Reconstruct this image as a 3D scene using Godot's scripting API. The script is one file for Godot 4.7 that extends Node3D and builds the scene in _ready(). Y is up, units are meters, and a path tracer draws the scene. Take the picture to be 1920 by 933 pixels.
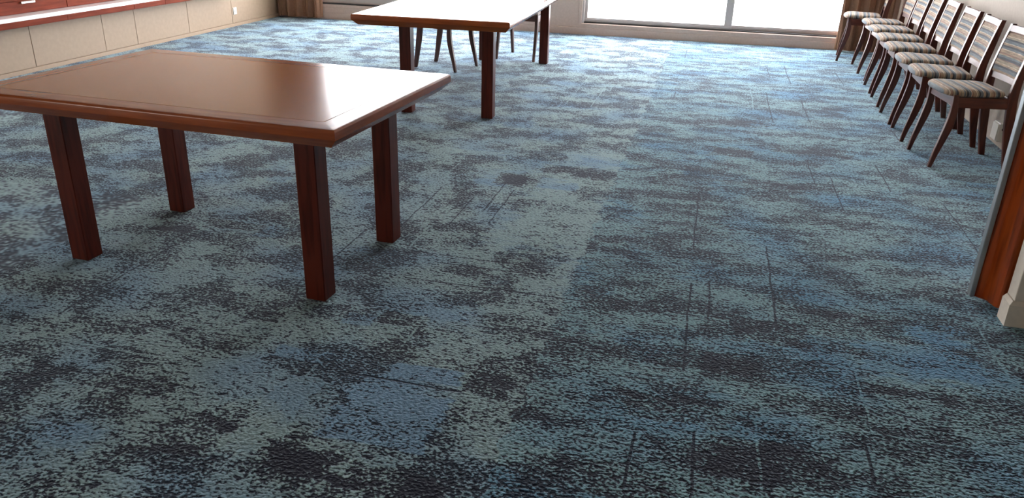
extends Node3D
# Room axes: x to the right along the window wall, y up, -z towards the window wall. The camera stands over the origin.

const ROOM_LEFT := -5.73
const ROOM_RIGHT := 1.98
const ROOM_BACK := -10.05
const ROOM_TOP := 3.0
const FRONT := 3.2
const SIDE := 4.6

var M := {}
var tri := PackedVector3Array()   # the triangle soup of the part being built
var flat := PackedByteArray()

# ------------------------------------------------------------------ helpers
func begin() -> void:
	tri = PackedVector3Array()

func t3(a: Vector3, b: Vector3, c: Vector3) -> void:
	tri.append(a); tri.append(b); tri.append(c)

func q4(a: Vector3, b: Vector3, c: Vector3, d: Vector3) -> void:
	t3(a, b, c); t3(a, c, d)

# closed solid through rings of equal length
func loft(rings: Array, caps := true) -> void:
	var first := tri.size()
	var n: int = rings[0].size()
	for i in rings.size() - 1:
		for k in n:
			var j := (k + 1) % n
			q4(rings[i][k], rings[i][j], rings[i + 1][j], rings[i + 1][k])
	if caps:
		for e in [0, rings.size() - 1]:
			var r = rings[e]
			var m := Vector3.ZERO
			for p in r:
				m += p
			m /= n
			for k in n:
				var j := (k + 1) % n
				if e == 0:
					t3(m, r[j], r[k])
				else:
					t3(m, r[k], r[j])
	orient(first)

# make the triangles from first on wind clockwise seen from outside
func orient(first: int) -> void:
	var v := 0.0
	var o := tri[first]
	for i in range(first, tri.size(), 3):
		v += (tri[i] - o).dot((tri[i + 1] - o).cross(tri[i + 2] - o))
	if v > 0.0:
		for i in range(first, tri.size(), 3):
			var s := tri[i + 1]
			tri[i + 1] = tri[i + 2]
			tri[i + 2] = s

func box(lo: Vector3, hi: Vector3, ch := 0.0) -> void:
	if ch <= 0.0:
		loft([rect_y(lo, hi, lo.y, 0.0, 0.0), rect_y(lo, hi, hi.y, 0.0, 0.0)])
		return
	loft([rect_y(lo, hi, lo.y, ch, ch), rect_y(lo, hi, lo.y + ch, 0.0, ch), rect_y(lo, hi, hi.y - ch, 0.0, ch), rect_y(lo, hi, hi.y, ch, ch)])

# a rectangle with cut corners, at the height y, drawn in by inset
func rect_y(lo: Vector3, hi: Vector3, y: float, inset: float, cut: float) -> PackedVector3Array:
	var a := lo.x + inset
	var b := hi.x - inset
	var c := lo.z + inset
	var d := hi.z - inset
	if cut <= 0.0:
		return PackedVector3Array([Vector3(a, y, c), Vector3(b, y, c), Vector3(b, y, d), Vector3(a, y, d)])
	var e := cut * 0.7
	return PackedVector3Array([Vector3(a + e, y, c), Vector3(b - e, y, c), Vector3(b, y, c + e), Vector3(b, y, d - e), Vector3(b - e, y, d), Vector3(a + e, y, d), Vector3(a, y, d - e), Vector3(a, y, c + e)])

# commit the soup as one mesh; smooth: normals are shared below that crease; U, V: planar texture axes
func done(called: String, m: Material, parent: Node = null, crease := 0.0, U := Vector3.ZERO, V := Vector3.ZERO) -> MeshInstance3D:
	var n := tri.size()
	var nor := PackedVector3Array()
	nor.resize(n)
	var fn := PackedVector3Array()
	fn.resize(n / 3)
	for f in n / 3:
		fn[f] = (tri[f * 3 + 2] - tri[f * 3]).cross(tri[f * 3 + 1] - tri[f * 3])
	if crease > 0.0:
		var at := {}
		for i in n:
			var key := Vector3i((tri[i] * 20000.0).round())
			if not at.has(key):
				at[key] = []
			at[key].append(i / 3)
		var lim := cos(deg_to_rad(crease))
		for i in n:
			var own := fn[i / 3].normalized()
			var s := Vector3.ZERO
			for f in at[Vector3i((tri[i] * 20000.0).round())]:
				if fn[f].normalized().dot(own) > lim:
					s += fn[f]
			nor[i] = s.normalized() if s.length() > 0.0 else own
	else:
		for i in n:
			nor[i] = fn[i / 3].normalized()
	var arr := []
	arr.resize(Mesh.ARRAY_MAX)
	arr[Mesh.ARRAY_VERTEX] = tri
	arr[Mesh.ARRAY_NORMAL] = nor
	if U != Vector3.ZERO:
		var uv := PackedVector2Array()
		uv.resize(n)
		for i in n:
			uv[i] = Vector2(tri[i].dot(U), tri[i].dot(V))
		arr[Mesh.ARRAY_TEX_UV] = uv
	var me := ArrayMesh.new()
	me.add_surface_from_arrays(Mesh.PRIMITIVE_TRIANGLES, arr)
	me.surface_set_material(0, m)
	var o := MeshInstance3D.new()
	o.name = called
	o.mesh = me
	(parent if parent else self).add_child(o, true)
	return o

var used := {}
func numbered(called: String) -> String:
	var n: int = used.get(called, 0)
	used[called] = n + 1
	return called if n == 0 else "%s_%03d" % [called, n]

func tag(o: Node, label: String, category: String, group := "") -> Node:
	o.set_meta("label", label)
	o.set_meta("category", category)
	if group:
		o.set_meta("group", group)
	return o

func thing(called: String, at: Vector3, turn := 0.0) -> Node3D:
	var o := Node3D.new()
	o.name = numbered(called)
	o.position = at
	o.rotation.y = turn
	add_child(o)
	return o

func structure(o: Node, label := "") -> Node:
	o.set_meta("kind", "structure")
	if label:
		o.set_meta("label", label)
	return o

func part_box(called: String, lo: Vector3, hi: Vector3, m: Material, parent: Node = null, ch := 0.0) -> MeshInstance3D:
	begin()
	box(lo, hi, ch)
	return done(called, m, parent)

# ------------------------------------------------------------------ materials
func noise(freq: float, oct := 3, sd := 1) -> FastNoiseLite:
	var n := FastNoiseLite.new()
	n.noise_type = FastNoiseLite.TYPE_SIMPLEX_SMOOTH
	n.frequency = freq
	n.seed = sd
	n.fractal_type = FastNoiseLite.FRACTAL_FBM if oct > 1 else FastNoiseLite.FRACTAL_NONE
	n.fractal_octaves = oct
	return n

func ramp(stops: Array, cols: Array) -> Gradient:
	var g := Gradient.new()
	g.offsets = PackedFloat32Array(stops)
	g.colors = PackedColorArray(cols)
	return g

func noise_tex(freq: float, oct: int, sd: int, g: Gradient, size := 512) -> NoiseTexture2D:
	var t := NoiseTexture2D.new()
	t.width = size
	t.height = size
	t.seamless = true
	t.noise = noise(freq, oct, sd)
	if g:
		t.color_ramp = g
	return t

func mat(c: Color, rough: float, spec := 0.5) -> StandardMaterial3D:
	var m := StandardMaterial3D.new()
	m.albedo_color = c
	m.roughness = rough
	m.metallic_specular = spec
	return m

func tri_tex(m: StandardMaterial3D, t: Texture2D, scale: Vector3) -> StandardMaterial3D:
	m.albedo_texture = t
	m.uv1_triplanar = true
	m.uv1_scale = scale
	return m

func materials() -> void:
	var grain := noise_tex(0.012, 4, 5, ramp([0.0, 0.35, 0.6, 1.0], [Color(0.70, 0.62, 0.60), Color(0.88, 0.84, 0.82), Color(1, 1, 1), Color(1, 0.97, 0.93)]))
	var fine := noise_tex(0.012, 4, 6, ramp([0.0, 1.0], [Color(0.78, 0.74, 0.72), Color(1, 1, 1)]))
	# varnished mahogany: the grain runs along y, x or z of the part
	for a in [["wood_y", Vector3(5, 0.5, 5)], ["wood_x", Vector3(0.5, 5, 5)], ["wood_z", Vector3(5, 5, 0.5)]]:
		M[a[0]] = tri_tex(mat(WOOD, 0.32, 0.34), grain, a[1])
		var v = mat(TOP, 0.19, 0.36)
		M["top" + a[0].substr(4)] = v
		M["edge" + a[0].substr(4)] = tri_tex(mat(Color(0.70, 0.37, 0.19), 0.2, 0.36), fine, a[1])
		M["chair" + a[0].substr(4)] = tri_tex(mat(CHAIR, 0.33), grain, a[1])
		M["cab" + a[0].substr(4)] = tri_tex(mat(CABINET, 0.35, 0.2), fine, a[1])
	M.groove = mat(Color(0.09, 0.04, 0.025), 0.6)
	M.door_wood = tri_tex(mat(Color(0.74, 0.34, 0.13), 0.32), grain, Vector3(5, 0.5, 5))
	var plaster := noise_tex(0.05, 3, 9, ramp([0.0, 1.0], [Color(0.95, 0.95, 0.95), Color(1, 1, 1)]), 256)
	M.wall = tri_tex(mat(WALL, 0.75), plaster, Vector3(2, 2, 2))
	M.wall_white = tri_tex(mat(Color(0.93, 0.89, 0.83), 0.7), plaster, Vector3(2, 2, 2))
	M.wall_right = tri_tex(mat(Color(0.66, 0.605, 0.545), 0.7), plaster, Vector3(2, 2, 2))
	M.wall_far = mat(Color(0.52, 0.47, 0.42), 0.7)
	M.panel = tri_tex(mat(PANEL, 0.55), plaster, Vector3(1.5, 1.5, 1.5))
	M.skirting = mat(Color(0.82, 0.75, 0.68), 0.5)
	M.ceiling = mat(Color(0.86, 0.85, 0.83), 0.9)
	M.frame = mat(Color(0.74, 0.70, 0.68), 0.4)
	M.shadow_line = mat(Color(0.12, 0.11, 0.10), 0.6)  # near black: the shadow line under the sashes put into colour
	M.dark = mat(Color(0.05, 0.045, 0.04), 0.8)
	M.plastic = mat(Color(0.90, 0.88, 0.84), 0.35)
	M.aluminium = mat(Color(0.62, 0.64, 0.65), 0.38)
	M.aluminium.metallic = 0.9
	M.handle = mat(Color(0.85, 0.84, 0.82), 0.25)
	M.handle.metallic = 0.9
	M.terrace = tri_tex(mat(Color(0.80, 0.80, 0.79), 0.8), plaster, Vector3(1, 1, 1))
	M.glass = StandardMaterial3D.new()
	M.glass.transparency = BaseMaterial3D.TRANSPARENCY_ALPHA
	M.glass.albedo_color = Color(1, 1, 1, 0.04)
	M.glass.roughness = 0.0
	M.laminate = mat(Color(0.97, 0.965, 0.95), 0.22, 0.6)
	M.frosted = mat(Color(0.9, 0.9, 0.9), 0.6)  # glows as the added fill pane, out of view
	M.frosted.emission_enabled = true
	M.frosted.emission = Color(1.0, 0.97, 0.93)
	M.frosted.emission_energy_multiplier = 1.0
	var cloth := noise_tex(0.09, 3, 21, ramp([0.0, 1.0], [Color(0.80, 0.80, 0.80), Color(1, 1, 1)]), 256)
	M.curtain = tri_tex(mat(CURTAIN, 0.9), cloth, Vector3(6, 1.2, 6))
	M.curtain.rim_enabled = true
	M.curtain.rim = 0.5
	M.curtain.rim_tint = 0.7
	M.curtain.backlight_enabled = true
	M.curtain.backlight = Color(0.16, 0.09, 0.05)
	M.fabric = mat(Color(1, 1, 1), 0.85)
	M.fabric.albedo_texture = stripes()
	M.fabric.rim_enabled = true
	M.fabric.rim = 0.25

# woven stripes: bands across the chair, one texture period is 0.36 m
func stripes() -> ImageTexture:
	var cream := Color(0.72, 0.64, 0.55)
	var tan_ := Color(0.56, 0.47, 0.38)
	var slate := Color(0.35, 0.385, 0.41)
	var navy := Color(0.18, 0.19, 0.22)
	var rust := Color(0.50, 0.37, 0.30)
	var sand := Color(0.55, 0.50, 0.42)
	var seq := [slate, 9, navy, 5, sand, 6, cream, 2, tan_, 10, rust, 4, cream, 2, slate, 8, navy, 7, sand, 3, slate, 5, cream, 2, sand, 9, tan_, 5, navy, 5, slate, 4, sand, 6, rust, 6, cream, 3, tan_, 9, slate, 10, navy, 6, tan_, 5, cream, 2, sand, 9, rust, 3, navy, 7, slate, 6, sand, 3, rust, 5, tan_, 9, cream, 3, slate, 6, navy, 6, tan_, 5, cream, 2]
	var total := 0
	for i in range(1, seq.size(), 2):
		total += seq[i]
	var im := Image.create(512, 128, false, Image.FORMAT_RGB8)
	var rng := RandomNumberGenerator.new()
	rng.seed = 77
	var mottle := noise(0.05, 2, 78)
	var k := 0
	var left: float = seq[1]
	for x in 512:
		left -= total / 512.0
		while left < 0.0:
			k = (k + 1) % (seq.size() / 2)
			left += seq[k * 2 + 1]
		for y in 128:
			var c: Color = seq[k * 2]
			var f := 0.9 + 0.30 * mottle.get_noise_2d(x * 1.6, y * 0.5) + 0.14 * rng.randf() + (0.03 if (x + y) % 2 == 0 else -0.03)
			im.set_pixel(x, y, Color(c.r * f, c.g * f, c.b * f))
	return ImageTexture.create_from_image(im)

# ------------------------------------------------------------------ carpet
var feature := []   # [x, z, half width, half depth, tone, hue, softness]
var carpet_lines := []    # [x, z, length, along z?, tone]

func carpet_plan() -> void:
	var rng := RandomNumberGenerator.new()
	rng.seed = 4242
	for i in 420:      # scattered worn patches and scored lines over the whole floor
		var x := rng.randf_range(-5.8, 4.6)
		var z := rng.randf_range(-10.0, 3.0)
		var big := rng.randf() < 0.3
		var tone := rng.randf_range(0.10, 0.24) * (1.0 if rng.randf() < 0.5 else -1.0)
		feature.append([x, z, rng.randf_range(0.06, 0.24 if big else 0.13), rng.randf_range(0.03, 0.15 if big else 0.07), tone, rng.randf_range(-0.5, 0.7), 0.3])
	for i in 190:
		carpet_lines.append([rng.randf_range(-5.8, 4.6), rng.randf_range(-10.0, 3.0), rng.randf_range(0.2, 0.9), rng.randf() < 0.65, 0.7 if rng.randf() < 0.5 else -0.8])
	# those that the photograph shows near by
	for f in NEAR_PATCHES:
		feature.append(f)
	for l in NEAR_LINES:
		carpet_lines.append(l)

func carpet(rect: Rect2, size: Vector2i) -> StandardMaterial3D:
	var w := size.x
	var h := size.y
	var add := PackedFloat32Array()
	add.resize(w * h)
	var hue := PackedFloat32Array()
	hue.resize(w * h)
	var px := rect.size.x / w
	var pz := rect.size.y / h
	var edge := noise(9.0, 3, 31)
	for f in feature:
		var sx: float = f[2] * 1.35
		var sz: float = f[3] * 1.35
		var x0 := maxi(0, int((f[0] - sx - rect.position.x) / px))
		var x1 := mini(w, int((f[0] + sx - rect.position.x) / px))
		var z0 := maxi(0, int((f[1] - sz - rect.position.y) / pz))
		var z1 := mini(h, int((f[1] + sz - rect.position.y) / pz))
		var soft: float = f[6]
		for j in range(z0, z1):
			var z := rect.position.y + j * pz
			var dz: float = absf(z - f[1]) / f[3]
			for i in range(x0, x1):
				var x := rect.position.x + i * px
				var d := maxf(absf(x - f[0]) / f[2], dz)
				d += soft * 1.6 * edge.get_noise_2d(x * 0.7, z * 1.8)
				if d < 1.0:
					var k := clampf((1.0 - d) / soft * 1.3, 0.0, 1.0)
					add[j * w + i] += f[4] * k
					hue[j * w + i] += f[5] * k
	var wob := noise(2.5, 2, 33)
	for l in carpet_lines:
		var along: bool = l[3]
		var steps := int(l[2] / (pz if along else px))
		for s in steps:
			var x: float = l[0]
			var z: float = l[1]
			if along:
				z -= s * pz
				x += 0.006 * wob.get_noise_2d(l[0] * 7.0, z)
			else:
				x += s * px
				z += 0.006 * wob.get_noise_2d(x, l[1] * 7.0)
			var i := int((x - rect.position.x) / px)
			var j := int((z - rect.position.y) / pz)
			var r := maxi(1, int(round(0.0075 / (px if along else pz))))
			if i < 0 or j < 0 or i >= w - r or j >= h - r:
				continue
			for o in r:
				add[(j if along else j + o) * w + (i + o if along else i)] += l[4]
	var na := noise(1.0, 4, 11)
	var nb := noise(1.0, 2, 12)
	var nc := noise(1.0, 3, 13)
	nc.fractal_gain = 0.62
	var nd := noise(1.0, 2, 14)
	var col := PackedByteArray()
	col.resize(w * h * 3)
	var hei := PackedByteArray()
	hei.resize(w * h)
	var at := 0
	for j in h:
		var z := rect.position.y + (j + 0.5) * pz
		for i in w:
			var x := rect.position.x + (i + 0.5) * px
			var left := x < SEAM + 0.03 * nd.get_noise_2d(3.0, z * 9.0)
			var c := nc.get_noise_2d(x * 58.0, z * 74.0)
			var t := 0.0
			var a := 0.0
			var s := 0.0
			if left:     # the strip left of the seam is coarser than the one on the right
				a = na.get_noise_2d(x * 2.6, z * 3.6)
				s = nb.get_noise_2d(x * 15.0, z * 44.0)
			else:
				a = na.get_noise_2d(x * 2.3 + 40.0, z * 5.4)
				s = nb.get_noise_2d(x * 11.0, z * 54.0)
			t = 0.30 * a + (0.18 if left else 0.11) * clampf((a + 0.06) * 7.0, -1.0, 1.0) + 0.34 * s - 1.5 * maxf(0.0, -s - 0.27)
			var u := nd.get_noise_2d(x * 1.3, z * 1.9) + hue[at]
			t += add[at] * 0.85 + 1.05 * c + (0.11 if left else 0.07)
			var L := clampf((t + 0.16) / 0.38, 0.0, 1.0)
			L = L * L * (3.0 - 2.0 * L)
			# linear base colours of the yarns: teal, blue, pale; navy, plum
			var bl := clampf(u * 1.1 + 0.22, 0.0, 1.0)
			var r := lerpf(0.220, 0.120, bl) + (0.055 if left else 0.0)
			var g := lerpf(0.365, 0.275, bl) + (0.025 if left else 0.0)
			var b := lerpf(0.405, 0.425, bl)
			var pl := clampf(0.5 - u * 1.4, 0.0, 1.0)
			var dr := lerpf(0.006, 0.014, pl)
			var dg := lerpf(0.010, 0.011, pl)
			var db := lerpf(0.028, 0.026, pl)
			var yarn := 1.02 + 0.45 * c
			r = lerpf(dr, r, L) * yarn
			g = lerpf(dg, g, L) * yarn
			b = lerpf(db, b, L) * yarn
			col[at * 3] = int(255.0 * pow(r / 0.638, 0.4545))
			col[at * 3 + 1] = int(255.0 * pow(g / 0.847, 0.4545))
			col[at * 3 + 2] = int(255.0 * pow(b, 0.4545))
			hei[at] = int(clampf(128.0 + 150.0 * c + 70.0 * (L - 0.5) + 60.0 * minf(add[at], 0.0), 0.0, 255.0))
			at += 1
	var m := StandardMaterial3D.new()
	m.albedo_color = Color(0.82, 0.93, 1.0)
	m.albedo_texture = ImageTexture.create_from_image(Image.create_from_data(w, h, false, Image.FORMAT_RGB8, col))
	m.heightmap_enabled = true
	m.heightmap_scale = 0.6
	m.heightmap_texture = ImageTexture.create_from_image(Image.create_from_data(w, h, false, Image.FORMAT_L8, hei))
	m.roughness = 0.95
	m.metallic_specular = 0.15
	m.rim_enabled = true
	m.rim = 0.5
	m.rim_tint = 0.55
	return m

func floor_piece(me: ArrayMesh, r: Rect2, tex: Rect2, m: Material) -> void:
	var a := []
	a.resize(Mesh.ARRAY_MAX)
	var v := PackedVector3Array()
	var uv := PackedVector2Array()
	for c in [Vector2(0, 0), Vector2(1, 0), Vector2(1, 1), Vector2(0, 0), Vector2(1, 1), Vector2(0, 1)]:
		var p: Vector2 = r.position + r.size * c
		v.append(Vector3(p.x, 0, p.y))
		uv.append((p - tex.position) / tex.size)
	a[Mesh.ARRAY_VERTEX] = v
	a[Mesh.ARRAY_TEX_UV] = uv
	a[Mesh.ARRAY_NORMAL] = PackedVector3Array([Vector3.UP, Vector3.UP, Vector3.UP, Vector3.UP, Vector3.UP, Vector3.UP])
	me.add_surface_from_arrays(Mesh.PRIMITIVE_TRIANGLES, a)
	me.surface_set_material(me.get_surface_count() - 1, m)

func build_floor() -> void:
	carpet_plan()
	var A := Rect2(-2.7, -3.3, 4.2, 2.1)
	var B := Rect2(-4.6, -5.6, 6.6, 2.3)
	var C := Rect2(-5.8, -10.1, 7.8, 4.5)
	var D := Rect2(-5.8, -10.1, 10.4, 13.3)
	var me := ArrayMesh.new()
	floor_piece(me, A, A, carpet(A, Vector2i(2048, 1024)))
	floor_piece(me, B, B, carpet(B, Vector2i(2048, 714)))
	floor_piece(me, C, C, carpet(C, Vector2i(2048, 1182)))
	var m := carpet(D, Vector2i(900, 1150))
	for r in [Rect2(-5.8, -5.6, 1.2, 4.4), Rect2(-4.6, -3.3, 1.9, 2.1), Rect2(1.5, -3.3, 3.1, 2.1), Rect2(-5.8, -1.2, 10.4, 4.4)]:
		floor_piece(me, r, D, m)
	var o := MeshInstance3D.new()
	o.name = "floor"
	o.mesh = me
	add_child(o)
	structure(o, "mottled blue, teal and navy carpet with worn patches and scored lines")

# ------------------------------------------------------------------ tables
const T_H := 0.74
func make_table(at: Vector3, turn: float, W: float, D: float, iu: float, iv: float) -> Node3D:
	# origin: the middle of the top on the floor; W along x, D along z
	var o := thing("dining_table", at, turn)
	var prof := [[0.036, 0.670], [0.004, 0.701], [0.0, 0.706], [0.0, 0.729], [0.0015, 0.734], [0.005, 0.7385], [0.010, 0.74], [0.086, 0.74], [0.0875, 0.7375], [0.0875, 0.670]]
	for side in 4:
		var L := W if side % 2 == 0 else D
		var out := (D if side % 2 == 0 else W) / 2.0
		var ra := PackedVector3Array()
		var rb := PackedVector3Array()
		var spin := Basis(Vector3.UP, side * PI / 2.0)
		for p in prof:
			ra.append(spin * Vector3(-L / 2.0 + p[0], p[1], out - p[0]))
			rb.append(spin * Vector3(L / 2.0 - p[0], p[1], out - p[0]))
		begin()
		loft([ra, rb])
		done("edge_board", M.edge_x if side % 2 == 0 else M.edge_z, o, 28.0)
	part_box("veneer_panel", Vector3(-W / 2 + 0.0890, 0.690, -D / 2 + 0.0890), Vector3(W / 2 - 0.0890, 0.7400, D / 2 - 0.0890), M.top_x if W > D else M.top_z, o, 0.0008)
	part_box("inlay_strip", Vector3(-W / 2 + 0.080, 0.672, -D / 2 + 0.080), Vector3(W / 2 - 0.080, 0.690, D / 2 - 0.080), M.groove, o)
	var s := 0.0843
	for a in [-1, 1]:
		for b in [-1, 1]:
			var cx: float = a * (W / 2 - iu - s / 2)
			var cz: float = b * (D / 2 - iv - s / 2)
			part_box("leg", Vector3(cx - s / 2, 0.0, cz - s / 2), Vector3(cx + s / 2, 0.671, cz + s / 2), M.wood_y, o, 0.004)
	return o

# ------------------------------------------------------------------ chairs
# local axes: +z is where the sitter looks, origin on the floor under the seat
func blade(called: String, parent: Node, pts: Array, x: float, w0: float, w1: float, m: Material) -> void:
	# pts: [y, front z, depth], from the floor up; x: the middle across; w0..w1 thickness
	var rings := []
	var n := pts.size()
	for i in (n - 1) * 3 + 1:
		var t := i / 3.0
		var k := mini(int(t), n - 2)
		var f := t - k
		var v := [0.0, 0.0, 0.0]
		for c in 3:
			var p0: float = pts[maxi(k - 1, 0)][c]
			var p1: float = pts[k][c]
			var p2: float = pts[k + 1][c]
			var p3: float = pts[mini(k + 2, n - 1)][c]
			v[c] = cubic_interpolate(p1, p2, p0, p3, f)
		var w := lerpf(w0, w1, t / (n - 1)) / 2.0
		var e := 0.003
		var y: float = v[0]
		var zf: float = v[1]
		var zb: float = v[1] - v[2]
		rings.append(PackedVector3Array([Vector3(x - w + e, y, zf), Vector3(x + w - e, y, zf), Vector3(x + w, y, zf - e), Vector3(x + w, y, zb + e), Vector3(x + w - e, y, zb), Vector3(x - w + e, y, zb), Vector3(x - w, y, zb + e), Vector3(x - w, y, zf - e)]))
	begin()
	loft(rings)
	done(called, m, parent, 25.0)

# a rail across the chair: bowed backwards by bow in the middle
func rail(called: String, parent: Node, half: float, y0: float, y1: float, z0: float, z1: float, thick: float, bow: float, m: Material, crown := 0.0, puff := 0.0, uvU := Vector3.ZERO) -> void:
	var rings := []
	for i in 13:
		var t := i / 6.0 - 1.0
		var b := -bow * (1.0 - t * t)
		var up := crown * (1.0 - t * t)
		var x := half * t
		var r := PackedVector3Array()
		var edge := minf(1.0, (1.0 - absf(t)) * 8.0)
		for k in 7:        # front face from below, padded in the middle
			var f := k / 6.0
			var swell := puff * sqrt(maxf(0.0, 1.0 - pow(absf(2.0 * f - 1.0), 4.0))) * (0.55 + 0.45 * edge)
			r.append(Vector3(x, lerpf(y0, y1 + up, f), lerpf(z0, z1, f) + b + swell))
		r.append(Vector3(x, y1 + up, z1 + b - thick))
		r.append(Vector3(x, y0, z0 + b - thick))
		rings.append(r)
	begin()
	loft(rings)
	done(called, m, parent, 35.0, uvU, Vector3(3.0, 0, 0))

func make_chair() -> Node3D:
	var o := thing("dining_chair", Vector3.ZERO)
	var wood: Material = M.chair_y
	var front_leg := [[0.0, 0.2235, 0.023], [0.087, 0.212, 0.032], [0.169, 0.196, 0.040], [0.257, 0.180, 0.047], [0.336, 0.169, 0.043], [0.40, 0.168, 0.034], [0.4555, 0.170, 0.027]]
	var back_leg := [[0.0, -0.226, 0.034], [0.10, -0.203, 0.041], [0.195, -0.183, 0.049], [0.27, -0.169, 0.054], [0.38, -0.154, 0.056], [0.46, -0.150, 0.052], [0.55, -0.160, 0.044], [0.65, -0.179, 0.040], [0.75, -0.200, 0.034], [0.838, -0.221, 0.027]]
	for s in [-1, 1]:
		blade("front_leg", o, front_leg, s * 0.199, 0.024, 0.032, wood)
		blade("back_leg", o, back_leg, s * 0.180, 0.026, 0.030, wood)
	for s in [-1, 1]:       # side aprons run from back leg to front leg
		begin()
		var xa: float = s * 0.180
		var xb: float = s * 0.199
		var a := PackedVector3Array()
		var b := PackedVector3Array()
		for c in [[-1, 0.378], [1, 0.378], [1, 0.441], [-1, 0.441]]:
			a.append(Vector3(xa + c[0] * 0.011, c[1], -0.158))
			b.append(Vector3(xb + c[0] * 0.011, c[1], 0.145))
		loft([a, b])
		done("side_apron", M.chair_z, o)
	part_box("front_apron", Vector3(-0.185, 0.384, 0.138), Vector3(0.185, 0.441, 0.160), M.chair_x, o, 0.002)
	part_box("rear_apron", Vector3(-0.166, 0.380, -0.182), Vector3(0.166, 0.441, -0.160), M.chair_x, o, 0.002)
	# cushion
	var rings := []
	for lv in [[0.4415, 0.016], [0.445, 0.004], [0.452, 0.0], [0.462, 0.0], [0.471, 0.006], [0.478, 0.018], [0.4825, 0.040], [0.485, 0.08], [0.486, 0.13]]:
		var r := PackedVector3Array()
		for k in 64:
			var an := TAU * k / 64.0
			var ca := cos(an)
			var sa := sin(an)
			var ex := 0.32
			var u := signf(ca) * pow(absf(ca), ex)
			var v := signf(sa) * pow(absf(sa), ex)
			var hw := lerpf(0.186, 0.217, (v + 1.0) / 2.0)
			var z := lerpf(-0.150, 0.192, (v + 1.0) / 2.0)
			if v > 0.0:
				z += 0.028 * (1.0 - u * u) * v
			var c := Vector3(0, lv[0], 0.022)
			var p := Vector3(u * hw, lv[0], z)
			var toward := c - p
			r.append(p + toward.normalized() * minf(lv[1] * 1.15, toward.length() * 0.98))
		rings.append(r)
	begin()
	loft(rings)
	done("seat_cushion", M.fabric, o, 60.0, Vector3(0, 0, 2.7), Vector3(3.0, 0, 0))
	rail("bottom_rail", o, 0.168, 0.515, 0.553, -0.168, -0.172, 0.020, 0.010, M.chair_x)
	rail("back_panel", o, 0.168, 0.552, 0.797, -0.168, -0.218, 0.022, 0.010, M.fabric, 0.0, 0.010, Vector3(0, 2.75, 0))
	rail("top_rail", o, 0.168, 0.796, 0.832, -0.212, -0.220, 0.022, 0.010, M.chair_x)
	return o

func place_chair(o: Node3D, at: Vector3, deg: float, label: String, group: String) -> void:
	o.position = at
	o.rotation.y = deg_to_rad(deg)
	tag(o, label, "chair", group)

func copy(o: Node3D) -> Node3D:
	var c: Node3D = o.duplicate()
	c.name = numbered("dining_chair")
	add_child(c)
	return c

# ------------------------------------------------------------------ curtains
func make_curtain(x0: float, x1: float, z: float, pleats: float, sd: int, label: String) -> void:
	var o := thing("curtain", Vector3((x0 + x1) / 2.0, 0, z))
	var rng := noise(1.7, 2, sd)
	var n := 220
	var rings := []
	var half := (x1 - x0) / 2.0
	for i in 15:
		var y := lerpf(0.018, 2.86, i / 14.0)
		var front := PackedVector3Array()
		var back := PackedVector3Array()
		for k in n + 1:
			var t := k / float(n)
			var ph := t * pleats * TAU + 1.6 * rng.get_noise_2d(t * 5.0, y * 0.25)
			var amp := 0.042 + 0.016 * rng.get_noise_2d(t * 7.0 + 9.0, y * 0.3)
			var x := lerpf(-half, half, t) + 0.016 * sin(2.0 * ph) + 0.012 * rng.get_noise_2d(t * 4.0, y)
			var zz := amp * (sin(ph) + 0.22 * sin(3.0 * ph))
			var hem := 0.0 if y > 0.1 else 0.006 * sin(ph * 0.5)
			front.append(Vector3(x, y + hem, zz + 0.003))
			back.append(Vector3(x, y + hem, zz - 0.003))
		back.reverse()
		rings.append(front + back)
	begin()
	# sides only; the top and the hem are closed by strips, as a ring like this is not convex
	loft(rings, false)
	for e in [0, rings.size() - 1]:
		var r = rings[e]
		var m: int = r.size()
		for k in n:
			q4(r[k], r[k + 1], r[m - 2 - k], r[m - 1 - k])
	done("drape", M.curtain, o, 70.0)
	begin()
	var ra := PackedVector3Array()
	var rb := PackedVector3Array()
	for k in 12:
		var d := Vector3(0, 2.895 + 0.014 * sin(TAU * k / 12.0), 0.014 * cos(TAU * k / 12.0))
		ra.append(d + Vector3(-half - 0.03, 0, 0))
		rb.append(d + Vector3(half + 0.03, 0, 0))
	loft([ra, rb])
	done("curtain_rod", M.handle, o, 40.0)
	tag(o, label, "curtain", "brown curtains at the window wall")

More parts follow.
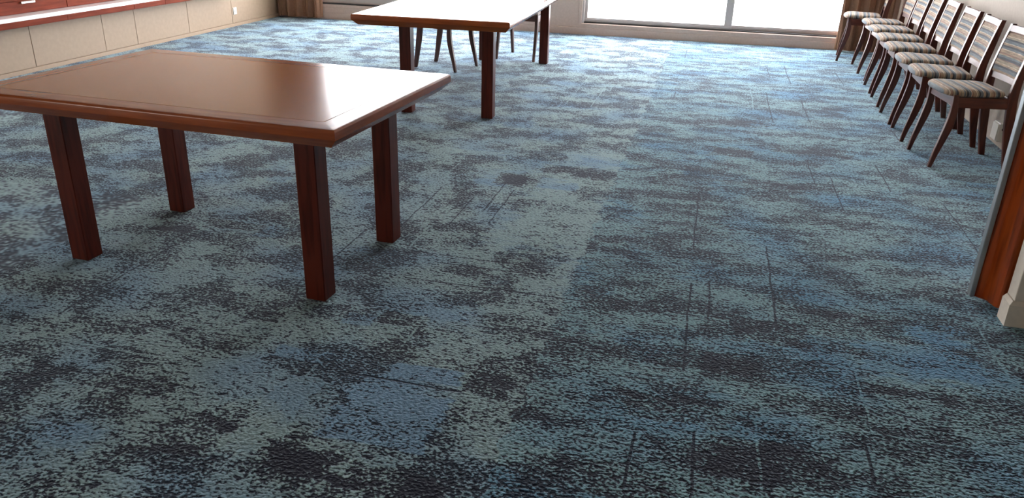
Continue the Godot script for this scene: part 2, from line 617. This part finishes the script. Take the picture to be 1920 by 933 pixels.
# ------------------------------------------------------------------ windows
func make_window(n: int, x0: float, x1: float, y0: float, y1: float, bottom: float, mullion: float, track: float) -> void:
	var o := Node3D.new()
	o.name = "window_%d" % n
	o.position = Vector3(0, 0, ROOM_BACK)
	add_child(o)
	structure(o)
	var fr: Material = M.frame
	# fixed frame
	part_box("jamb", Vector3(x0, y0, -0.12), Vector3(x0 + 0.028, y1, -0.012), fr, o, 0.003)
	part_box("jamb", Vector3(x1 - 0.028, y0, -0.12), Vector3(x1, y1, -0.012), fr, o, 0.003)
	part_box("head", Vector3(x0 + 0.028, y1 - 0.03, -0.12), Vector3(x1 - 0.028, y1, -0.012), fr, o, 0.003)
	part_box("track", Vector3(x0 + 0.028, y0, -0.13), Vector3(x1 - 0.028, y0 + 0.013, track), M.shadow_line, o)  # sash track, coloured dark to draw the shadow line at the sill
	# two sashes
	var cut := [x0 + 0.03, mullion, x1 - 0.03]
	for k in 2:
		var a: float = cut[k] + (0.0 if k == 0 else -0.045)
		var b: float = cut[k + 1] + (0.045 if k == 0 else 0.0)
		var z := -0.05 - 0.035 * k
		var s := Node3D.new()
		s.name = "sash"
		o.add_child(s, true)
		part_box("bottom_rail", Vector3(a, y0 + 0.014, z - 0.032), Vector3(b, bottom - 0.012, z), fr, s, 0.003)
		part_box("glazing_bead", Vector3(a + 0.03, bottom - 0.012, z - 0.026), Vector3(b - 0.03, bottom, z - 0.004), fr, s)
		part_box("top_rail", Vector3(a, y1 - 0.09, z - 0.032), Vector3(b, y1 - 0.032, z), fr, s, 0.003)
		part_box("stile", Vector3(a, bottom - 0.012, z - 0.032), Vector3(a + (0.034 if k == 0 else 0.09), y1 - 0.09, z), fr, s, 0.003)
		part_box("stile", Vector3(b - (0.09 if k == 0 else 0.034), bottom - 0.012, z - 0.032), Vector3(b, y1 - 0.09, z), fr, s, 0.003)
		part_box("pane", Vector3(a + 0.02, bottom - 0.01, z - 0.018), Vector3(b - 0.02, y1 - 0.08, z - 0.012), M.glass, s)

# ------------------------------------------------------------------ values
const WOOD := Color(0.37, 0.14, 0.085)
const TOP := Color(0.66, 0.37, 0.16)
const CHAIR := Color(0.33, 0.15, 0.10)
const CABINET := Color(0.54, 0.23, 0.14)
const WALL := Color(0.78, 0.69, 0.635)
const PANEL := Color(0.665, 0.572, 0.475)
const CURTAIN := Color(0.64, 0.475, 0.37)
const SEAM := -0.45
const NEAR_PATCHES := [
	# lighter pile along the left of the seam, darker to its right
	[-0.70, -4.0, 0.25, 0.95, 0.22, -0.35, 0.5], [-0.64, -2.75, 0.19, 0.4, 0.22, -0.35, 0.5], [-0.18, -3.0, 0.25, 0.7, -0.16, -0.4, 0.5], [-0.12, -4.3, 0.3, 0.6, -0.12, -0.4, 0.5], [-2.2, -2.75, 0.5, 0.3, 0.12, 0.1, 0.5],
	# blue pair beside the near table, plum block to its right
	[-0.82, -1.86, 0.17, 0.14, 0.5, 1.1, 0.12], [-0.79, -2.12, 0.13, 0.045, 0.5, 0.9, 0.12], [-0.57, -2.12, 0.08, 0.07, -0.6, -0.6, 0.2],
	[-1.50, -2.33, 0.07, 0.04, -0.7, -0.5, 0.15], [-1.24, -2.12, 0.11, 0.04, 0.35, 0.8, 0.2], [-0.98, -1.60, 0.13, 0.06, -0.55, -0.4, 0.25],
	[-0.70, -1.58, 0.16, 0.07, -0.5, -0.4, 0.3], [-0.42, -1.80, 0.12, 0.05, 0.4, -0.2, 0.25], [-1.35, -1.62, 0.12, 0.10, -0.4, -0.3, 0.3],
	[-1.15, -1.78, 0.07, 0.22, 0.35, 0.2, 0.2], [-1.75, -1.80, 0.30, 0.05, -0.45, -0.2, 0.35], [-1.55, -1.95, 0.20, 0.08, 0.35, 0.1, 0.3],
	[-2.00, -1.75, 0.12, 0.08, -0.4, -0.2, 0.3], [-1.70, -1.52, 0.16, 0.06, 0.3, 0.3, 0.3], [-1.45, -1.42, 0.3, 0.06, 0.25, 0.1, 0.4],
	[0.30, -1.95, 0.20, 0.10, -0.45, -0.6, 0.25], [0.27, -2.22, 0.15, 0.07, 0.4, 0.3, 0.3], [0.33, -2.75, 0.14, 0.10, -0.4, -0.6, 0.25],
	[0.62, -2.90, 0.25, 0.12, -0.3, -0.6, 0.4], [0.82, -2.75, 0.22, 0.25, 0.3, 0.6, 0.4], [0.20, -2.45, 0.12, 0.10, -0.35, -0.4, 0.3],
	[0.75, -2.45, 0.16, 0.035, -0.5, -0.3, 0.2], [-0.20, -1.75, 0.25, 0.10, -0.3, -0.3, 0.4], [0.05, -2.15, 0.2, 0.08, -0.3, -0.4, 0.4],
	[-0.10, -2.65, 0.16, 0.10, 0.25, 0.1, 0.4], [-0.75, -4.20, 0.12, 0.10, 0.5, 0.9, 0.1], [-1.02, -4.20, 0.09, 0.10, -0.6, -0.7, 0.1],
	[-0.75, -3.30, 0.2, 0.10, 0.3, -0.2, 0.4], [-0.6, -4.7, 0.2, 0.18, 0.4, 0.1, 0.25], [-0.6, -4.35, 0.16, 0.12, -0.35, -0.7, 0.3],
	[-0.62, -3.75, 0.22, 0.3, 0.22, -0.3, 0.4], [-0.60, -2.75, 0.14, 0.1, -0.4, -0.6, 0.3], [-0.85, -2.55, 0.16, 0.09, 0.3, 0.2, 0.3],
	[-1.0, -2.45, 0.1, 0.05, -0.55, -0.6, 0.2], [-2.35, -3.0, 0.10, 0.06, -0.5, -0.5, 0.2], [-2.1, -3.1, 0.16, 0.05, -0.5, -0.5, 0.2],
	[0.2, -5.2, 0.14, 0.12, -0.3, -0.8, 0.3], [0.45, -4.55, 0.2, 0.1, -0.35, -0.8, 0.3], [0.7, -5.4, 0.25, 0.12, -0.3, -0.8, 0.3],
	[0.15, -6.0, 0.3, 0.12, -0.3, -0.7, 0.35], [0.85, -6.6, 0.25, 0.2, -0.2, -0.2, 0.4], [-0.1, -7.3, 0.2, 0.25, -0.25, -0.6, 0.4]]
const NEAR_LINES := [
	[-1.06, -2.055, 0.42, false, -1.6], [-1.16, -1.45, 0.62, true, 0.8], [-2.0, -2.13, 0.5, false, 0.8], [-2.18, -1.97, 0.6, false, 0.8], [-2.51, -2.41, 0.32, false, 0.8],
	[0.105, -2.78, 0.36, true, -0.85], [0.08, -1.72, 0.32, true, -0.85], [0.60, -2.25, 0.34, true, 0.8], [0.57, -1.93, 0.24, true, -0.85], [0.60, -2.25, 0.3, false, 0.6],
	[0.50, -6.14, 1.1, true, -0.85], [0.735, -7.7, 1.0, true, -0.85], [0.665, -4.66, 0.5, true, -0.85], [1.075, -4.65, 0.54, true, -0.85], [1.015, -5.25, 0.36, true, 0.8],
	[-1.14, -3.42, 0.42, true, -0.85], [-0.92, -3.27, 0.45, true, 0.7], [-1.4, -3.89, 0.55, true, 0.8], [-1.44, -6.94, 0.95, true, 0.8], [-1.08, -6.16, 1.2, true, 0.8], [-0.87, -6.15, 0.9, true, 0.8], [-0.81, -6.77, 0.3, true, 0.7]]

# ------------------------------------------------------------------ the scene
func _ready() -> void:
	# camera
	var cam := Camera3D.new()
	cam.name = "camera"
	cam.position = Vector3(0, 1.4196, 0)
	cam.rotation = Vector3(deg_to_rad(-23.213), deg_to_rad(13.498), deg_to_rad(1.5562))
	cam.fov = rad_to_deg(2.0 * atan(466.5 / 1488.7))
	cam.near = 0.05
	cam.far = 200.0
	cam.current = true
	add_child(cam)
	# overcast sky
	var env := Environment.new()
	var sky := Sky.new()
	var sm := ProceduralSkyMaterial.new()
	sm.sky_top_color = Color(0.96, 0.97, 1.0)
	sm.sky_horizon_color = Color(0.995, 0.99, 1.0)
	sm.ground_horizon_color = Color(0.93, 0.93, 0.93)
	sm.ground_bottom_color = Color(0.85, 0.85, 0.85)
	sm.sun_angle_max = 0.0
	sky.sky_material = sm
	env.background_mode = Environment.BG_SKY
	env.sky = sky
	env.background_energy_multiplier = 21.5
	env.tonemap_mode = Environment.TONE_MAPPER_LINEAR
	env.tonemap_exposure = 1.0
	env.sdfgi_enabled = true
	env.ssao_enabled = true
	env.ssil_enabled = true
	var we := WorldEnvironment.new()
	we.name = "environment"
	we.environment = env
	add_child(we)

	# added fill light at the unseen glowing pane beside the camera
	var al := AreaLight3D.new()
	al.name = "fill_light"
	al.area_size = Vector2(1.95, 1.35)
	al.area_normalize_energy = true
	al.light_energy = 7.5
	al.light_color = Color(1.0, 0.97, 0.93)
	al.shadow_enabled = true
	al.area_range = 30.0
	al.area_attenuation = 2.0
	al.position = Vector3(ROOM_LEFT - 0.05, 1.05, 1.6)
	al.rotation.y = -PI / 2.0
	add_child(al)

	materials()
	# ---------------- structure
	build_floor()
	structure(part_box("ceiling", Vector3(ROOM_LEFT - 0.2, ROOM_TOP, ROOM_BACK - 0.2), Vector3(SIDE + 0.2, ROOM_TOP + 0.2, FRONT + 0.2), M.ceiling))
	# left wall: backing and panels with open joints
	var wl := Node3D.new()
	wl.name = "wall_left"
	add_child(wl)
	for q in [[ROOM_BACK - 0.2, 0.6, -0.1, ROOM_TOP], [2.6, FRONT + 0.2, -0.1, ROOM_TOP], [0.6, 2.6, -0.1, 0.35], [0.6, 2.6, 1.75, ROOM_TOP]]:
		part_box("wall_section", Vector3(ROOM_LEFT - 0.2, q[2], q[0]), Vector3(ROOM_LEFT - 0.006, q[3], q[1]), M.panel, wl)
	structure(wl, "beige wall faced with wide flat panels below a wooden ledge")
	var joints := [-0.76, -1.52, -2.4, -3.28, -4.16, -4.63, -5.34, -5.81, -6.69, -7.155, -8.03, -8.90, -10.05]
	for i in joints.size() - 1:
		var tall: bool = joints[i] <= -8.8
		part_box("wall_panel", Vector3(ROOM_LEFT - 0.006, 0.040, joints[i + 1] + 0.003), Vector3(ROOM_LEFT + 0.004, 2.6 if tall else 0.411, joints[i] - 0.003), M.panel, wl, 0.001)
	structure(part_box("baseboard_left", Vector3(ROOM_LEFT - 0.01, -0.02, ROOM_BACK), Vector3(ROOM_LEFT + 0.010, 0.036, FRONT), M.panel, null, 0.003))
	# window wall
	var wb := Node3D.new()
	wb.name = "wall_back"
	add_child(wb)
	structure(wb)
	var yb := 0.135
	var yt := 2.83
	for r in [[ROOM_LEFT - 0.2, -5.16, -0.1, ROOM_TOP], [-2.06, -1.608, -0.1, ROOM_TOP], [1.80, SIDE + 0.2, -0.1, ROOM_TOP], [-5.16, -2.06, -0.1, yb], [-1.608, 1.80, -0.1, yb], [-5.16, -2.06, yt, ROOM_TOP], [-1.608, 1.80, yt, ROOM_TOP]]:
		part_box("wall_section", Vector3(r[0], r[2], ROOM_BACK - 0.2), Vector3(r[1], r[3], ROOM_BACK), M.wall, wb)
	part_box("architrave", Vector3(-1.645, 0.085, ROOM_BACK), Vector3(-1.608, yt, ROOM_BACK + 0.012), M.wall, wb, 0.002)
	structure(part_box("baseboard_back", Vector3(ROOM_LEFT, -0.02, ROOM_BACK), Vector3(ROOM_RIGHT, 0.082, ROOM_BACK + 0.022), M.wall, null, 0.004))
	structure(part_box("trim_1", Vector3(-1.607, 0.082, ROOM_BACK), Vector3(1.80, 0.133, ROOM_BACK + 0.014), M.wall, null, 0.003))
	structure(part_box("trim_2", Vector3(-5.16, 0.082, ROOM_BACK), Vector3(-2.06, 0.152, ROOM_BACK + 0.014), M.wall, null, 0.003))
	structure(part_box("trim_4", Vector3(-5.16, 0.152, ROOM_BACK - 0.05), Vector3(-2.06, 0.190, ROOM_BACK + 0.008), M.wall, null, 0.003))
	make_window(1, -5.16, -2.06, 0.190, yt, 0.33, -3.62, 0.006)
	make_window(2, -1.608, 1.80, yb, yt, 0.197, 0.15, -0.02)
	# right wall and the part of the building the camera stands in
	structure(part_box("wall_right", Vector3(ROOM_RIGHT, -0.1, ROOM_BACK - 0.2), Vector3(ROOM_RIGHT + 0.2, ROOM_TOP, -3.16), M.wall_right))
	structure(part_box("wall_inner", Vector3(1.222, -0.02, -3.155), Vector3(SIDE, ROOM_TOP, -3.075), M.wall_white, null, 0.003))
	begin()
	loft([PackedVector3Array([Vector3(1.205, -0.02, -3.060), Vector3(1.205, 0.088, -3.060), Vector3(1.217, 0.102, -3.072), Vector3(1.217, 0.102, -3.10), Vector3(1.217, -0.02, -3.10)]),
		PackedVector3Array([Vector3(SIDE, -0.02, -3.060), Vector3(SIDE, 0.088, -3.060), Vector3(SIDE, 0.102, -3.072), Vector3(SIDE, 0.102, -3.10), Vector3(SIDE, -0.02, -3.10)])])
	loft([PackedVector3Array([Vector3(1.205, -0.02, -3.060), Vector3(1.205, 0.088, -3.060), Vector3(1.217, 0.102, -3.072), Vector3(1.23, 0.102, -3.072), Vector3(1.23, -0.02, -3.060)]),
		PackedVector3Array([Vector3(1.205, -0.02, -3.145), Vector3(1.205, 0.088, -3.145), Vector3(1.217, 0.102, -3.145), Vector3(1.23, 0.102, -3.145), Vector3(1.23, -0.02, -3.145)])])
	structure(done("baseboard_inner", M.wall_white))
	structure(part_box("wall_side", Vector3(SIDE, -0.1, ROOM_BACK - 0.2), Vector3(SIDE + 0.2, ROOM_TOP, FRONT + 0.2), M.wall_far))
	structure(part_box("wall_front", Vector3(ROOM_LEFT - 0.2, -0.1, FRONT), Vector3(SIDE + 0.2, ROOM_TOP, FRONT + 0.2), M.wall_far))
	structure(part_box("window_3", Vector3(ROOM_LEFT - 0.08, 0.35, 0.6), Vector3(ROOM_LEFT - 0.07, 1.75, 2.6), M.frosted), "unseen frosted glowing pane added beside the camera as fill light")  # added fill source that lights the near faces from out of view
	structure(part_box("trim_3", Vector3(ROOM_LEFT, 2.25, -3.155), Vector3(1.222, ROOM_TOP, -3.075), M.wall_white, null, 0.003), "unseen bulkhead over the folding door track, added to dim the near floor")  # added out of view to cut the bounce light on the near floor
	structure(part_box("terrace", Vector3(-14, -0.3, -26), Vector3(12, -0.12, ROOM_BACK - 0.2), M.terrace), "pale terrace outside the windows")

	# ---------------- tables
	var t1 := table_at(Vector3(-1.1594, 0, -2.3122), -2.88, 1.5777, 1.0499, 0.1856, 0.1732)
	tag(t1, "wide mahogany table nearest the camera with brown sheen on its top", "table", "mahogany tables")
	var t2 := table_at(Vector3(-1.2855, 0, -5.1309), 1.939, 1.0976, 3.1899, 0.1993, 0.384)
	tag(t2, "long mahogany table further back, its top white with window glare", "table", "mahogany tables")

	# ---------------- chairs
	var c := make_chair()
	var row := "striped chairs in a row along the right wall"
	var spots := [
		[1.590, -5.490, 6.5, "striped wooden chair nearest the camera in the row, beside the folding door"],
		[1.565, -6.065, -1.5, "second striped chair from the folding door in the wall row"],
		[1.568, -6.570, -0.5, "third striped chair from the folding door in the wall row"],
		[1.585, -7.165, -2.0, "fourth striped chair from the folding door, middle of the wall row"],
		[1.608, -7.722, -2.5, "fifth striped chair from the folding door in the wall row"],
		[1.640, -8.325, 1.0, "sixth striped chair from the folding door in the wall row"],
		[1.660, -8.875, 1.0, "seventh striped chair from the folding door, second from the brown curtain"],
		[1.545, -9.415, -7.0, "last striped chair of the wall row, set forward beside the right curtain"]]
	for i in spots.size():
		var s = spots[i]
		place_chair(c if i == 0 else copy(c), Vector3(s[0], 0, s[1]), -90.0 + s[2], s[3], row)
	place_chair(copy(c), Vector3(-2.456, 0, -7.35), 76.6, "dark wooden chair pushed sideways under the left of the far table", "chairs at the far table")
	place_chair(copy(c), Vector3(-1.911, 0, -8.15), -5.2, "dark wooden chair tucked under the far end of the long table", "chairs at the far table")

	# ---------------- curtains
	make_curtain(-5.70, -5.09, -9.965, 4.6, 3, "brown pleated floor-length curtain in the far left corner")
	make_curtain(1.36, 1.92, -9.955, 4.4, 8, "brown pleated floor-length curtain behind the last chair at right")

	# ---------------- left wall unit
	var lg := thing("wall_ledge", Vector3(ROOM_LEFT, 0, 0))
	tag(lg, "reddish wooden ledge with a white edge trim along the left wall", "ledge")
	var ends := [-1.0, -2.4, -4.1, -5.3, -6.08, -6.96, -7.44, -8.88]
	for i in ends.size() - 1:
		part_box("ledge_board", Vector3(0.0, 0.4125, ends[i + 1] + 0.0012), Vector3(0.180, 0.4625, ends[i] - 0.0012), M.cab_z, lg, 0.003)
		begin()
		var tr := PackedVector3Array([Vector3(0.0, 0.4630, 0), Vector3(0.178, 0.4630, 0), Vector3(0.166, 0.4925, 0), Vector3(0.160, 0.4935, 0), Vector3(0.0, 0.4935, 0)])
		var tq := PackedVector3Array()
		for k in tr.size():
			tq.append(tr[k] + Vector3(0, 0, ends[i] - 0.002))
			tr[k].z = ends[i + 1] + 0.002
		loft([tr, tq])
		done("edge_trim", M.laminate, lg)
	var cl := ["reddish wooden cabinet with a bright bar handle at the left edge", "plain darker wooden cabinet in the middle of the left wall unit", "wooden cabinet furthest along the ledge, towards the left curtain"]
	for i in 3:
		var z := -5.38 - 0.90 * i
		var o := thing("wall_cabinet", Vector3(ROOM_LEFT, 0.4937, z - 0.45))
		part_box("body", Vector3(0.0, 0.0, -0.449), Vector3(0.002, 0.50, 0.449), M.cab_z, o)
		part_box("cabinet_top", Vector3(0.0, 0.50, -0.449), Vector3(0.03, 0.522, 0.449), M.cab_z, o, 0.002)
		for k in 3:
			var y0: float = [0.002, 0.106, 0.288][k]
			var y1: float = [0.102, 0.284, 0.498][k]
			var d := part_box("drawer", Vector3(0.002, y0, -0.4465), Vector3(0.018, y1, 0.4465), M.cab_z, o, 0.0015)
			begin()
			box(Vector3(0.018, y1 - 0.022, -0.075), Vector3(0.040, y1 - 0.004, 0.075), 0.002)
			done("handle", M.handle, d)
		tag(o, cl[i], "cabinet", "cabinets on the left wall")

	# ---------------- small things on the walls
	var ou := thing("power_outlet", Vector3(ROOM_LEFT + 0.0045, 0.178, -8.962))
	part_box("plate", Vector3(0, -0.042, -0.036), Vector3(0.008, 0.042, 0.036), M.plastic, ou, 0.003)
	part_box("rocker", Vector3(0.008, -0.014, -0.012), Vector3(0.012, 0.014, 0.012), M.plastic, ou, 0.001)
	tag(ou, "small white outlet plate low on the left wall near the curtain", "outlet")
	var sb := thing("socket_box", Vector3(ROOM_RIGHT, 0.115, -5.915))
	part_box("case", Vector3(-0.052, -0.062, -0.062), Vector3(0, 0.062, 0.062), M.plastic, sb, 0.004)
	part_box("lid", Vector3(-0.060, -0.056, -0.056), Vector3(-0.052, 0.056, 0.056), M.plastic, sb, 0.003)
	begin()
	var ka := PackedVector3Array()
	var kb := PackedVector3Array()
	for k in 10:
		var d := Vector3(0.011 * cos(TAU * k / 10.0), 0.011 * sin(TAU * k / 10.0), 0)
		ka.append(Vector3(-0.024, 0.024, 0.061) + d)
		kb.append(Vector3(-0.024, 0.024, 0.0645) + d)
	loft([ka, kb])
	done("knockout", M.dark, sb)
	tag(sb, "white surface-mounted socket box on the right wall behind the nearest chair", "socket box")

	# ---------------- folding door
	var fd := thing("folding_door", Vector3(1.19, 0.012, -3.25))
	part_box("metal_edge", Vector3(-0.055, 0, -0.060), Vector3(-0.036, 2.2, -0.024), M.aluminium, fd, 0.003)
	begin()
	var pa := PackedVector3Array()
	var pb := PackedVector3Array()
	var outline := [Vector2(-0.036, -0.040)]
	for k in 15:          # the leaf swings towards the room in an S
		var t := k / 14.0
		outline.append(Vector2(lerpf(-0.030, 0.030, t), -0.034 + 0.088 * smoothstep(0.42, 0.92, t)))
	outline.append(Vector2(0.044, 0.058))
	outline.append(Vector2(0.060, 0.052))
	outline.append(Vector2(0.060, -0.052))
	outline.append(Vector2(-0.036, -0.056))
	for p in outline:
		pa.append(Vector3(p.x, 0, p.y))
		pb.append(Vector3(p.x, 2.2, p.y))
	loft([pa, pb])
	done("door_leaf", M.door_wood, fd, 40.0)
	part_box("gap_shade", Vector3(0.052, 0, 0.058), Vector3(0.13, 2.2, 0.092), M.dark, fd)  # dark strip painted in for the shaded gap between leaf and wall
	tag(fd, "orange-brown wooden folding door with metal edge, folded back at the right", "door")

func table_at(fr: Vector3, deg: float, W: float, D: float, iu: float, iv: float) -> Node3D:
	# fr: the corner of the top that is nearest the camera on the right
	var a := deg_to_rad(deg)
	var u := Vector3(cos(a), 0, -sin(a))
	var v := Vector3(-sin(a), 0, -cos(a))
	return make_table(fr - u * W / 2.0 + v * D / 2.0, a, W, D, iu, iv)
